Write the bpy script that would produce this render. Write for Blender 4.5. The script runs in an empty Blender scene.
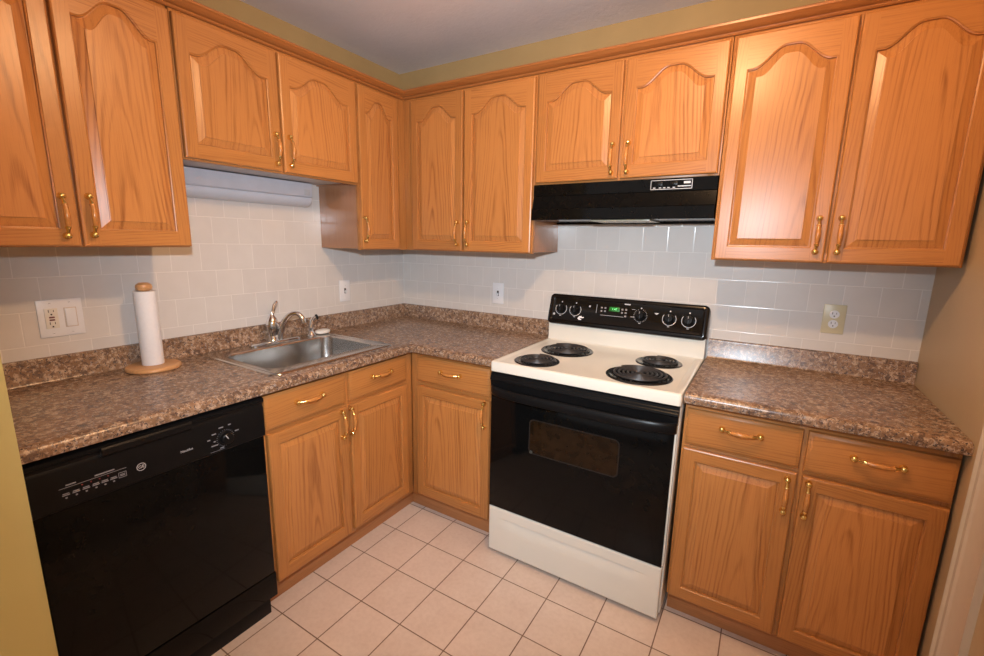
import bpy, bmesh, math, random
from mathutils import Matrix, Vector
random.seed(7)
SC = bpy.context.scene
COL = SC.collection
PI = math.pi

# ---------------------------------------------------------------- camera
cam_d = bpy.data.cameras.new('camera')
cam = bpy.data.objects.new('camera', cam_d)
COL.objects.link(cam)
yaw, pitch, roll = 0.54922, -0.18895, 0.01891
fw = Vector((-math.sin(yaw)*math.cos(pitch), math.cos(yaw)*math.cos(pitch), math.sin(pitch)))
rt = Vector((math.cos(yaw), math.sin(yaw), 0))
up = rt.cross(fw)
r2 = rt*math.cos(roll) + up*math.sin(roll)
u2 = -rt*math.sin(roll) + up*math.cos(roll)
M = Matrix((r2, u2, -fw)).transposed().to_4x4()
M.translation = Vector((2.06558, -2.23467, 1.41066))
cam.matrix_world = M
cam_d.sensor_fit = 'HORIZONTAL'
cam_d.sensor_width = 36.0
cam_d.lens = 448.508/984*36.0
cam_d.clip_start = 0.02
SC.camera = cam

# ---------------------------------------------------------------- world, lights, exposure
w = bpy.data.worlds.new('world'); SC.world = w; w.use_nodes = True
w.node_tree.nodes['Background'].inputs[0].default_value = (0.8, 0.85, 1, 1)
w.node_tree.nodes['Background'].inputs[1].default_value = 0.2

def lamp(name, kind, loc, energy, col, size=0.05, rot=(0, 0, 0)):
    d = bpy.data.lights.new(name, kind)
    d.energy = energy; d.color = col
    if kind == 'AREA':
        d.size = size
    else:
        d.shadow_soft_size = size
    o = bpy.data.objects.new(name, d); o.location = loc; o.rotation_euler = rot
    COL.objects.link(o)
    return o
lamp('ceiling_lamp', 'POINT', (1.82, -1.37, 2.31), 37, (1.0, 0.585, 0.28), 0.035)
fl = lamp('camera_flash', 'SPOT', (1.95, -2.18, 1.587), 128, (0.80, 0.905, 1.0), 0.025)
fl.rotation_euler = M.to_euler(); fl.data.spot_size = math.radians(110); fl.data.spot_blend = 1.0
ar = lamp('ambient_fill', 'AREA', (1.25, -3.52, 1.30), 9, (0.82, 0.91, 1.0), 2.3, (PI/2, 0, 0))  # added soft fill behind the camera to lift the ambient, no real window
ar.data.shape = 'RECTANGLE'; ar.data.size_y = 2.1
SC.view_settings.view_transform = 'Standard'
SC.view_settings.look = 'None'
SC.view_settings.exposure = 0.08
SC.view_settings.gamma = 1.0
SC.view_settings.use_curve_mapping = False

# ---------------------------------------------------------------- materials
class NT:
    def __init__(s, name):
        s.m = bpy.data.materials.new(name); s.m.use_nodes = True
        s.t = s.m.node_tree; s.b = s.t.nodes['Principled BSDF']
    def n(s, kind, **kw):
        x = s.t.nodes.new(kind)
        for k, v in kw.items(): setattr(x, k, v)
        return x
    def l(s, a, b): s.t.links.new(a, b)
    def math(s, op, a, b=None, c=None):
        x = s.n('ShaderNodeMath', operation=op)
        for i, v in enumerate((a, b, c)):
            if v is None: continue
            if isinstance(v, (int, float)): x.inputs[i].default_value = v
            else: s.l(v, x.inputs[i])
        return x.outputs[0]
    def ramp(s, fac, stops):
        r = s.n('ShaderNodeValToRGB'); e = r.color_ramp.elements
        e[0].position = stops[0][0]; e[0].color = (*stops[0][1], 1)
        e[1].position = stops[-1][0]; e[1].color = (*stops[-1][1], 1)
        for p, c in stops[1:-1]:
            q = e.new(p); q.color = (*c, 1)
        s.l(fac, r.inputs[0]); return r.outputs[0]
    def mix(s, fac, a, b, mode='MIX'):
        x = s.n('ShaderNodeMix', data_type='RGBA', blend_type=mode)
        for i, v in ((0, fac), (6, a), (7, b)):
            if isinstance(v, (int, float)): x.inputs[i].default_value = v
            elif isinstance(v, tuple): x.inputs[i].default_value = (*v, 1)
            else: s.l(v, x.inputs[i])
        return x.outputs[2]
    def noise(s, vec, scale, detail=3, rough=0.5, dist=0.0):
        x = s.n('ShaderNodeTexNoise'); x.inputs['Scale'].default_value = scale
        x.inputs['Detail'].default_value = detail; x.inputs['Roughness'].default_value = rough
        x.inputs['Distortion'].default_value = dist
        if vec is not None: s.l(vec, x.inputs['Vector'])
        return x.outputs['Fac']
    def bump(s, h, strength, dist=0.001):
        x = s.n('ShaderNodeBump'); x.inputs['Strength'].default_value = strength
        x.inputs['Distance'].default_value = dist; s.l(h, x.inputs['Height'])
        s.l(x.outputs[0], s.b.inputs['Normal'])
    def set(s, **kw):
        for k, v in kw.items():
            k = k.replace('_', ' ')
            if isinstance(v, tuple): s.b.inputs[k].default_value = (*v, 1)
            else: s.b.inputs[k].default_value = v
        return s
    def coord(s, which='Object'):
        return s.n('ShaderNodeTexCoord').outputs[which]

def plain(name, col, rough=0.5, metal=0.0, spec=0.5, mottled=0.06, scale=25, bump=0.0, coat=0.0):
    t = NT(name)
    c = t.coord()
    n = t.noise(c, scale, 4)
    lo = tuple(v*(1-mottled) for v in col); hi = tuple(min(1, v*(1+mottled)) for v in col)
    t.l(t.ramp(n, [(0.3, lo), (0.7, hi)]), t.b.inputs['Base Color'])
    t.set(Roughness=rough, Metallic=metal)
    t.b.inputs['Specular IOR Level'].default_value = spec
    t.b.inputs['Coat Weight'].default_value = coat
    t.b.inputs['Coat Roughness'].default_value = 0.05
    if bump: t.bump(n, bump)
    return t.m

def oak(name, horizontal, light=(0.465, 0.196, 0.056), dark=(0.275, 0.092, 0.023), ring=0.010, contrast=0.50, k=0.05, rough=0.31):
    t = NT(name)
    sep = t.n('ShaderNodeSeparateXYZ'); t.l(t.coord(), sep.inputs[0])
    x, y, z = sep.outputs
    if horizontal: x, z = z, x
    rnd = t.n('ShaderNodeObjectInfo').outputs['Random']
    # slow wander of the grain
    cmb = t.n('ShaderNodeCombineXYZ')
    t.l(t.math('MULTIPLY', x, 3.5), cmb.inputs[0]); t.l(t.math('MULTIPLY', rnd, 40.0), cmb.inputs[1]); t.l(t.math('MULTIPLY', z, 1.6), cmb.inputs[2])
    wander = t.noise(cmb.outputs[0], 1.0, 3)
    xc = t.math('ADD', t.math('SUBTRACT', x, 0.19), t.math('MULTIPLY', t.math('SUBTRACT', rnd, 0.5), 0.16))
    r = t.math('SQRT', t.math('ADD', t.math('MULTIPLY', xc, xc), 0.0012))
    r = t.math('ADD', r, t.math('MULTIPLY', z, k))
    r = t.math('ADD', r, t.math('MULTIPLY', wander, 0.05))
    jit = t.n('ShaderNodeCombineXYZ'); t.l(t.math('MULTIPLY', r, 45.0), jit.inputs[0]); t.l(t.math('MULTIPLY', rnd, 31.0), jit.inputs[1])
    r = t.math('ADD', r, t.math('MULTIPLY', t.noise(jit.outputs[0], 1.0, 2), 0.030))
    s = t.math('SINE', t.math('MULTIPLY', r, 2*PI/ring))
    s = t.math('POWER', t.math('ADD', t.math('MULTIPLY', s, 0.5), 0.5), 2.6)
    am = t.n('ShaderNodeCombineXYZ'); t.l(t.math('MULTIPLY', x, 22.0), am.inputs[0]); t.l(t.math('MULTIPLY', rnd, 17.0), am.inputs[1]); t.l(t.math('MULTIPLY', z, 3.0), am.inputs[2])
    s = t.math('MULTIPLY', s, t.math('MAXIMUM', 0.0, t.math('SUBTRACT', t.math('MULTIPLY', t.noise(am.outputs[0], 1.0, 2), 3.4), 0.95)))
    fib = t.n('ShaderNodeCombineXYZ')
    t.l(t.math('MULTIPLY', x, 420.0), fib.inputs[0]); t.l(t.math('ADD', t.math('MULTIPLY', y, 420.0), t.math('MULTIPLY', rnd, 90.0)), fib.inputs[1]); t.l(t.math('MULTIPLY', z, 9.0), fib.inputs[2])
    f = t.noise(fib.outputs[0], 1.0, 3, 0.6)
    fibw = t.n('ShaderNodeCombineXYZ')
    t.l(t.math('MULTIPLY', x, 60.0), fibw.inputs[0]); t.l(t.math('MULTIPLY', rnd, 55.0), fibw.inputs[1]); t.l(t.math('MULTIPLY', z, 1.5), fibw.inputs[2])
    f2 = t.noise(fibw.outputs[0], 1.0, 2)
    a = t.math('MULTIPLY', s, contrast)
    a = t.math('ADD', a, t.math('MULTIPLY', t.math('SUBTRACT', f, 0.5), 1.55))
    a = t.math('ADD', a, t.math('MULTIPLY', t.math('SUBTRACT', f2, 0.5), 0.42))
    col = t.ramp(a, [(0.0, light), (0.45, tuple((p*0.6+q*0.4) for p, q in zip(light, dark))), (1.0, dark)])
    tone = t.math('ADD', 0.93, t.math('MULTIPLY', rnd, 0.14))
    t.l(t.mix(1.0, col, t_tone(t, tone), 'MULTIPLY'), t.b.inputs['Base Color'])
    t.set(Roughness=rough)
    t.b.inputs['Specular IOR Level'].default_value = 0.42
    t.bump(f, 0.10, 0.0004)
    return t.m
def t_tone(t, v):
    c = t.n('ShaderNodeCombineXYZ')
    for i in range(3): t.l(v, c.inputs[i])
    return c.outputs[0]

OAK_V = oak('oak_upright', False)
OAK_H = oak('oak_level', True)
OAK_P = oak('oak_panel', False, ring=0.014, contrast=0.60, k=0.06, dark=(0.28, 0.094, 0.024), light=(0.50, 0.213, 0.063))
OAK_S = oak('oak_side', False, light=(0.40, 0.20, 0.11), dark=(0.28, 0.125, 0.06), rough=0.13, contrast=0.4)
OAK_C = oak('oak_crown', True, light=(0.40, 0.155, 0.045), dark=(0.28, 0.09, 0.022))
OAK_TOE = oak('oak_toe', True, light=(0.48, 0.205, 0.075), dark=(0.36, 0.13, 0.04))
BRASS = plain('brass', (0.88, 0.66, 0.26), 0.12, 1.0, mottled=0.03)
GRIP = plain('grip_wood', (0.50, 0.20, 0.05), 0.2, 0, mottled=0.15, scale=90, coat=0.5)
UNDER = plain('underside_with_bounce', (0.60, 0.60, 0.63), 0.5, mottled=0.06)  # grey underside, brightened with bounced light put into the colour
SHADOWGAP = plain('dark_gap', (0.03, 0.02, 0.015), 0.8)
BLACK = plain('black_enamel', (0.004, 0.004, 0.004), 0.08, 0, 0.14, mottled=0.1)
BLACKP = plain('black_plastic', (0.006, 0.006, 0.0065), 0.3, 0, 0.16, mottled=0.1)
BLACKM = plain('black_panel', (0.006, 0.0055, 0.0055), 0.14, 0, 0.35, mottled=0.1)
ENAMEL = plain('cream_enamel', (0.74, 0.725, 0.655), 0.16, 0, 0.5, mottled=0.015, scale=6)
CHROME = plain('chrome', (0.75, 0.76, 0.78), 0.07, 1.0, mottled=0.02)
WHITE = plain('white_plastic', (0.80, 0.80, 0.82), 0.3, mottled=0.01)
ALMOND = plain('almond_plastic', (0.62, 0.55, 0.36), 0.35, mottled=0.02)
LIGHTGREY = plain('light_grey_print', (0.52, 0.52, 0.54), 0.4, mottled=0.02)
SILVER = plain('silver_print', (0.60, 0.60, 0.62), 0.3, 0.3, mottled=0.05)
DARK = plain('dark_slot', (0.03, 0.02, 0.02), 0.5)
BROWNBTN = plain('brown_button', (0.16, 0.04, 0.03), 0.4)
PAPER = plain('paper_towel', (0.83, 0.83, 0.86), 0.9, 0, 0.2, mottled=0.02, scale=120, bump=0.3)
WOODLT = oak('light_turned_wood', False, light=(0.66, 0.36, 0.16), dark=(0.50, 0.24, 0.09), ring=0.012, contrast=0.5)
SOAP = plain('soap', (0.80, 0.76, 0.70), 0.4, mottled=0.03)
PAINT = plain('olive_paint', (0.42, 0.31, 0.15), 0.6, 0, 0.3, mottled=0.05, scale=5, bump=0.05)
PAINTY = plain('yellow_paint', (0.57, 0.505, 0.215), 0.6, 0, 0.3, mottled=0.03, scale=5, bump=0.05)
TAN = plain('tan_paint', (0.50, 0.385, 0.24), 0.45, 0, 0.4, mottled=0.03, scale=4, bump=0.05)
TRIMP = plain('trim_paint', (0.62, 0.57, 0.50), 0.25, 0, 0.5, mottled=0.02)
COILM = plain('coil_metal', (0.055, 0.050, 0.048), 0.40, 0.5, mottled=0.2, scale=60)
DRIP = plain('black_drip_pan', (0.008, 0.008, 0.008), 0.16, 0, 0.5)
DIFF = plain('light_diffuser', (0.62, 0.66, 0.74), 0.3, mottled=0.02)
FIXT = plain('light_housing', (0.56, 0.57, 0.63), 0.35, mottled=0.03)
FOAM = plain('vinyl_gap', (0.2, 0.18, 0.16), 0.7)
OVENWIN = plain('oven_window', (0.014, 0.007, 0.003), 0.12, 0, 0.25, mottled=0.5, scale=30)
LENS = plain('hood_lens', (0.42, 0.40, 0.30), 0.2, 0, mottled=0.1, scale=90)
REDDOT = plain('red_indicator', (0.25, 0.03, 0.03), 0.4)

def stainless():
    t = NT('stainless')
    mp = t.n('ShaderNodeMapping'); t.l(t.coord(), mp.inputs[0]); mp.inputs['Scale'].default_value = (500, 6, 500)
    n = t.noise(mp.outputs[0], 1.0, 3)
    t.l(t.ramp(n, [(0.3, (0.50, 0.48, 0.46)), (0.7, (0.60, 0.58, 0.56))]), t.b.inputs['Base Color'])
    t.set(Roughness=0.20, Metallic=1.0)
    t.bump(n, 0.06, 0.0004)
    return t.m
STEEL = stainless()

def display():
    t = NT('clock_display')
    t.set(Base_Color=(0.01, 0.03, 0.01), Roughness=0.2)
    n = t.noise(t.coord(), 160, 2)
    t.l(t.ramp(n, [(0.35, (0.01, 0.10, 0.02)), (0.7, (0.04, 0.45, 0.06))]), t.b.inputs['Emission Color'])
    t.b.inputs['Emission Strength'].default_value = 0.55
    return t.m
DISPLAY = display()
def digits():
    t = NT('clock_digits'); t.set(Base_Color=(0.1, 0.8, 0.2)); n = t.noise(t.coord(), 50)
    t.l(t.ramp(n, [(0.3, (0.2, 1, 0.3)), (0.7, (0.3, 1, 0.35))]), t.b.inputs['Emission Color'])
    t.b.inputs['Emission Strength'].default_value = 1.1
    return t.m
DIGITS = digits()

def tile(name, horiz, phase, pitch):
    t = NT(name)
    sep = t.n('ShaderNodeSeparateXYZ'); t.l(t.coord(), sep.inputs[0])
    src = sep.outputs[0] if horiz == 'x' else sep.outputs[1]
    PZ = 0.1134
    u = t.math('SUBTRACT', src, phase - 40*pitch)
    v = t.math('SUBTRACT', sep.outputs[2], 1.155 - 20*PZ)
    cmb = t.n('ShaderNodeCombineXYZ'); t.l(u, cmb.inputs[0]); t.l(v, cmb.inputs[1])
    b = t.n('ShaderNodeTexBrick'); t.l(cmb.outputs[0], b.inputs['Vector'])
    b.offset = 0.5; b.offset_frequency = 2; b.squash = 1.0
    b.inputs['Color1'].default_value = (0.64, 0.61, 0.585, 1); b.inputs['Color2'].default_value = (0.665, 0.635, 0.605, 1)
    b.inputs['Mortar'].default_value = (0.78, 0.75, 0.72, 1)
    b.inputs['Scale'].default_value = 1.0; b.inputs['Mortar Size'].default_value = 0.0018
    b.inputs['Mortar Smooth'].default_value = 0.5; b.inputs['Bias'].default_value = 0.0
    b.inputs['Brick Width'].default_value = pitch; b.inputs['Row Height'].default_value = PZ
    n = t.noise(t.coord(), 14, 2)
    t.l(t.mix(0.06, b.outputs['Color'], t.ramp(n, [(0.3, (0.5, 0.5, 0.5)), (0.7, (0.9, 0.9, 0.9))])), t.b.inputs['Base Color'])
    t.set(Roughness=0.16)
    b2 = t.n('ShaderNodeTexBrick'); t.l(cmb.outputs[0], b2.inputs['Vector'])
    b2.offset = 0.5; b2.offset_frequency = 2
    for k, v2 in (('Scale', 1.0), ('Mortar Size', 0.0030), ('Mortar Smooth', 1.0), ('Bias', 0.0), ('Brick Width', pitch), ('Row Height', PZ)):
        b2.inputs[k].default_value = v2
    h = t.math('SUBTRACT', t.math('MULTIPLY', n, 0.25), b2.outputs['Fac'])
    t.bump(h, 0.35, 0.0012)
    return t.m
TILE_B = tile('white_tile_back', 'x', 1.138, 0.1131)
TILE_L = tile('white_tile_left', 'y', -1.242, 0.1140)

def floor_tile():
    t = NT('floor_tile')
    p = 0.20534
    mp = t.n('ShaderNodeMapping'); t.l(t.coord(), mp.inputs[0])
    mp.inputs['Location'].default_value = (-0.62699 + 20*p, 0.766 + 30*p, 0)
    b = t.n('ShaderNodeTexBrick'); t.l(mp.outputs[0], b.inputs['Vector'])
    b.offset = 0.0; b.squash = 1.0
    b.inputs['Color1'].default_value = (0.70, 0.575, 0.50, 1); b.inputs['Color2'].default_value = (0.74, 0.61, 0.53, 1)
    b.inputs['Mortar'].default_value = (0.20, 0.12, 0.08, 1)
    for k, v in (('Scale', 1.0), ('Mortar Size', 0.0024), ('Mortar Smooth', 0.2), ('Bias', 0.0), ('Brick Width', p), ('Row Height', p)):
        b.inputs[k].default_value = v
    n = t.noise(t.coord(), 9, 5, 0.65)
    n2 = t.noise(t.coord(), 60, 4, 0.6)
    c = t.mix(0.16, b.outputs['Color'], t.ramp(n, [(0.3, (0.42, 0.28, 0.20)), (0.7, (0.75, 0.66, 0.58))]))
    c = t.mix(0.08, c, t.ramp(n2, [(0.35, (0.3, 0.2, 0.14)), (0.6, (0.8, 0.7, 0.62))]))
    c = t.mix(b.outputs['Fac'], c, b.outputs['Color'])
    t.l(c, t.b.inputs['Base Color'])
    t.set(Roughness=0.33)
    t.bump(t.math('SUBTRACT', t.math('MULTIPLY', n2, 0.15), b.outputs['Fac']), 0.5, 0.0015)
    return t.m
FLOORT = floor_tile()

def laminate():
    t = NT('granite_laminate')
    c = t.coord()
    n1 = t.noise(c, 9, 5, 0.6, 0.6)
    n2 = t.noise(c, 75, 5, 0.7, 0.4)
    n3 = t.noise(c, 150, 3, 0.6, 0.2)
    n4 = t.noise(c, 48, 4, 0.65, 0.8)
    base = t.ramp(n1, [(0.30, (0.16, 0.088, 0.048)), (0.5, (0.24, 0.138, 0.078)), (0.7, (0.31, 0.19, 0.115))])
    c1 = t.mix(t.ramp(n2, [(0.49, (0, 0, 0)), (0.58, (1, 1, 1))]), base, (0.47, 0.345, 0.25))
    c2 = t.mix(t.ramp(n4, [(0.53, (0, 0, 0)), (0.59, (0.80, 0.80, 0.80))]), c1, (0.085, 0.05, 0.038))
    c3 = t.mix(t.ramp(n3, [(0.575, (0, 0, 0)), (0.62, (1, 1, 1))]), c2, (0.055, 0.042, 0.045))
    n5 = t.noise(c, 95, 2, 0.5)
    c4 = t.mix(t.ramp(n5, [(0.63, (0, 0, 0)), (0.70, (0.7, 0.7, 0.7))]), c3, (0.32, 0.29, 0.29))
    t.l(c4, t.b.inputs['Base Color'])
    t.set(Roughness=0.27)
    t.bump(t.noise(c, 300, 2), 0.08, 0.0005)
    return t.m
LAM = laminate()

def ceiling_mat():
    t = NT('textured_ceiling')
    n = t.noise(t.coord(), 45, 5, 0.6); m = t.noise(t.coord(), 3, 3)
    t.l(t.ramp(m, [(0.3, (0.80, 0.82, 0.88)), (0.7, (0.86, 0.87, 0.93))]), t.b.inputs['Base Color'])
    t.set(Roughness=0.9)
    t.bump(n, 0.45, 0.005)
    return t.m
CEIL = ceiling_mat()

# ---------------------------------------------------------------- mesh helpers
def BM(): return bmesh.new()
def box(bm, a, b, bev=0.0, mat=0, seg=2):
    x0, y0, z0 = [min(p, q) for p, q in zip(a, b)]; x1, y1, z1 = [max(p, q) for p, q in zip(a, b)]
    t = bmesh.new()
    vs = [t.verts.new(p) for p in ((x0,y0,z0),(x1,y0,z0),(x1,y1,z0),(x0,y1,z0),(x0,y0,z1),(x1,y0,z1),(x1,y1,z1),(x0,y1,z1))]
    for f in ((0,3,2,1),(4,5,6,7),(0,1,5,4),(1,2,6,5),(2,3,7,6),(3,0,4,7)):
        t.faces.new([vs[i] for i in f])
    if bev:
        bmesh.ops.bevel(t, geom=t.edges[:], offset=bev, segments=seg, profile=0.5, affect='EDGES')
    merge(bm, t, mat)
def merge(bm, t, mat=None, M=None):
    if M is not None: bmesh.ops.transform(t, matrix=M, verts=t.verts[:])
    mp = {v: bm.verts.new(v.co) for v in t.verts}
    for f in t.faces:
        g = bm.faces.new([mp[v] for v in f.verts])
        g.material_index = f.material_index if mat is None else mat
    t.free()
def loops(bm, rings, mats=None, cap0=False, cap1=False, closed=True):
    R = [[bm.verts.new(p) for p in r] for r in rings]
    n = len(R[0])
    for k in range(len(R)-1):
        for i in range(n if closed else n-1):
            j = (i+1) % n
            f = bm.faces.new((R[k][i], R[k][j], R[k+1][j], R[k+1][i]))
            if mats: f.material_index = mats[k] if isinstance(mats, (list, tuple)) else mats
    if cap0: bm.faces.new(R[0][::-1]).material_index = (mats[0] if isinstance(mats, (list, tuple)) else (mats or 0))
    if cap1: bm.faces.new(R[-1]).material_index = (mats[-1] if isinstance(mats, (list, tuple)) else (mats or 0))
def lathe(bm, prof, c=(0, 0, 0), n=32, mat=0, M=None):
    t = bmesh.new(); cl = prof[0] == prof[-1]
    rings = [[(r*math.cos(2*PI*i/n), r*math.sin(2*PI*i/n), z) for i in range(n)] for r, z in prof]
    loops(t, rings, None, prof[0][0] > 1e-6 and not cl, prof[-1][0] > 1e-6 and not cl)
    bmesh.ops.remove_doubles(t, verts=t.verts[:], dist=1e-6)
    MM = Matrix.Translation(c)
    if M is not None: MM = MM @ M
    merge(bm, t, mat, MM)
def tube(bm, pts, rads, n=12, mats=0, caps=True, flat=(1, 1)):
    P = [Vector(p) for p in pts]; m = len(P)
    T = [(P[min(i+1, m-1)] - P[max(i-1, 0)]).normalized() for i in range(m)]
    a = Vector((0, 0, 1))
    if abs(T[0].dot(a)) > 0.9: a = Vector((1, 0, 0))
    N = T[0].cross(a).normalized(); rings = []
    for i in range(m):
        N = (N - T[i]*N.dot(T[i])).normalized(); B = T[i].cross(N)
        r = rads[i] if isinstance(rads, (list, tuple)) else rads
        rings.append([tuple(P[i] + N*math.cos(2*PI*k/n)*r*flat[0] + B*math.sin(2*PI*k/n)*r*flat[1]) for k in range(n)])
    loops(bm, rings, mats if isinstance(mats, (list, tuple)) else [mats]*(m), caps, caps)
def prism(bm, prof, x0, x1, axis='x', mat=0, bev=0):
    """profile points (p,q) extruded along axis: axis x -> (x,p,q); axis y -> (p,y,q)"""
    t = bmesh.new()
    def P(s, p, q): return (s, p, q) if axis == 'x' else ((p, s, q) if axis == 'y' else (p, q, s))
    loops(t, [[P(x0, p, q) for p, q in prof], [P(x1, p, q) for p, q in prof]], None, True, True)
    bmesh.ops.recalc_face_normals(t, faces=t.faces[:])
    if bev: bmesh.ops.bevel(t, geom=t.edges[:], offset=bev, segments=2, affect='EDGES')
    merge(bm, t, mat)
def rrect(x0, x1, z0, z1, r, n=6):
    out = []
    for cx, cz, a in ((x1-r, z1-r, 0), (x0+r, z1-r, PI/2), (x0+r, z0+r, PI), (x1-r, z0+r, 1.5*PI)):
        for i in range(n+1):
            t = a + PI/2*i/n
            out.append((cx + r*math.cos(t), cz + r*math.sin(t)))
    return out
def mesh_obj(name, bm, mats, parent=None, loc=(0, 0, 0), smooth=35, recalc=True):
    if recalc: bmesh.ops.recalc_face_normals(bm, faces=bm.faces[:])
    me = bpy.data.meshes.new(name); bm.to_mesh(me); bm.free()
    for m in (mats if isinstance(mats, (list, tuple)) else [mats]): me.materials.append(m)
    if smooth:
        for p in me.polygons: p.use_smooth = True
        me.set_sharp_from_angle(angle=math.radians(smooth))
    o = bpy.data.objects.new(name, me); COL.objects.link(o)
    o.parent = parent; o.location = loc
    return o
def root(name, label, cat, loc, rotz=0, group=None):
    o = bpy.data.objects.new(name, None); COL.objects.link(o)
    o.location = loc; o.rotation_euler = (0, 0, rotz); o.empty_display_size = 0.1
    o['label'] = label; o['category'] = cat
    if group: o['group'] = group
    return o
def tag(o, label, cat, group=None):
    o['label'] = label; o['category'] = cat
    if group: o['group'] = group
    return o
def struct(name, bm, mats, label=None):
    o = mesh_obj(name, bm, mats); o['kind'] = 'structure'
    if label: o['label'] = label
    return o
def rel(bm, o):
    """world-coordinate geometry to the local frame of an unparented root"""
    Mx = Matrix.Translation(o.location) @ o.rotation_euler.to_matrix().to_4x4()
    bmesh.ops.transform(bm, matrix=Mx.inverted(), verts=bm.verts[:]); return bm
def text_bm(body, size, M, depth=0.0004):
    cu = bpy.data.curves.new('t', 'FONT'); cu.body = body; cu.size = size; cu.extrude = depth/2
    cu.align_x = 'CENTER'; cu.align_y = 'CENTER'; cu.resolution_u = 4
    o = bpy.data.objects.new('t', cu); COL.objects.link(o)
    dg = bpy.context.evaluated_depsgraph_get()
    me = bpy.data.meshes.new_from_object(o.evaluated_get(dg))
    bpy.data.objects.remove(o); bpy.data.curves.remove(cu)
    t = bmesh.new(); t.from_mesh(me); bpy.data.meshes.remove(me)
    bmesh.ops.transform(t, matrix=M, verts=t.verts[:])
    return t

# ---------------------------------------------------------------- the room
XR = 2.5775; YF = -3.6; H = 2.411; PY = -1.987
b = BM(); box(b, (-0.15, YF-0.15, -0.1), (XR+0.15, 0.15, 0)); struct('floor', b, FLOORT)
b = BM(); box(b, (-0.15, YF-0.15, H), (XR+0.15, 0.15, H+0.1)); struct('ceiling', b, CEIL)
def wall(name, mats, faces):
    b = BM()
    for i, (a, c) in enumerate(faces): box(b, a, c, mat=i)
    return struct(name, b, mats)
wall('wall_back', [PAINT], [((-0.15, 0.006, 0), (XR+0.15, 0.15, H))])
wall('wall_left', [PAINT], [((-0.15, YF, 0), (-0.006, 0.006, H))])
b = BM(); box(b, (-0.006, 0, 0.9), (XR, 0.006, 1.70)); box(b, (-0.006, 0.0, 1.70), (0.0, 0.006, 1.701)); struct('trim_1', b, [TILE_B], 'glossy white tile backsplash on the back wall')
b = BM(); box(b, (-0.006, PY, 0.9), (0, 0, 1.70)); struct('trim_2', b, [TILE_L], 'glossy white tile backsplash on the left wall')
wall('wall_right', [TAN], [((XR, YF, 0), (XR+0.15, 0.006, H))])
wall('wall_front', [PAINT], [((-0.15, YF-0.15, 0), (XR+0.15, YF, H))])
wall('wall_partition', [PAINTY], [((0.0, PY-0.16, 0), (0.662, PY-0.0005, H))])
# door casing on the right wall
b = BM()
yy = -0.700
prism(b, [(XR, -0.681), (XR-0.010, -0.681), (XR-0.013, -0.685), (XR-0.010, -0.690), (XR-0.007, -0.692), (XR-0.009, -0.735), (XR-0.016, -0.738), (XR-0.019, -0.743), (XR-0.016, -0.748), (XR-0.014, -0.752), (XR-0.016, -0.845), (XR, -0.845)], 0, 2.06, 'z')
struct('trim_3', b, TRIMP, 'painted door casing on the right wall')

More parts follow.
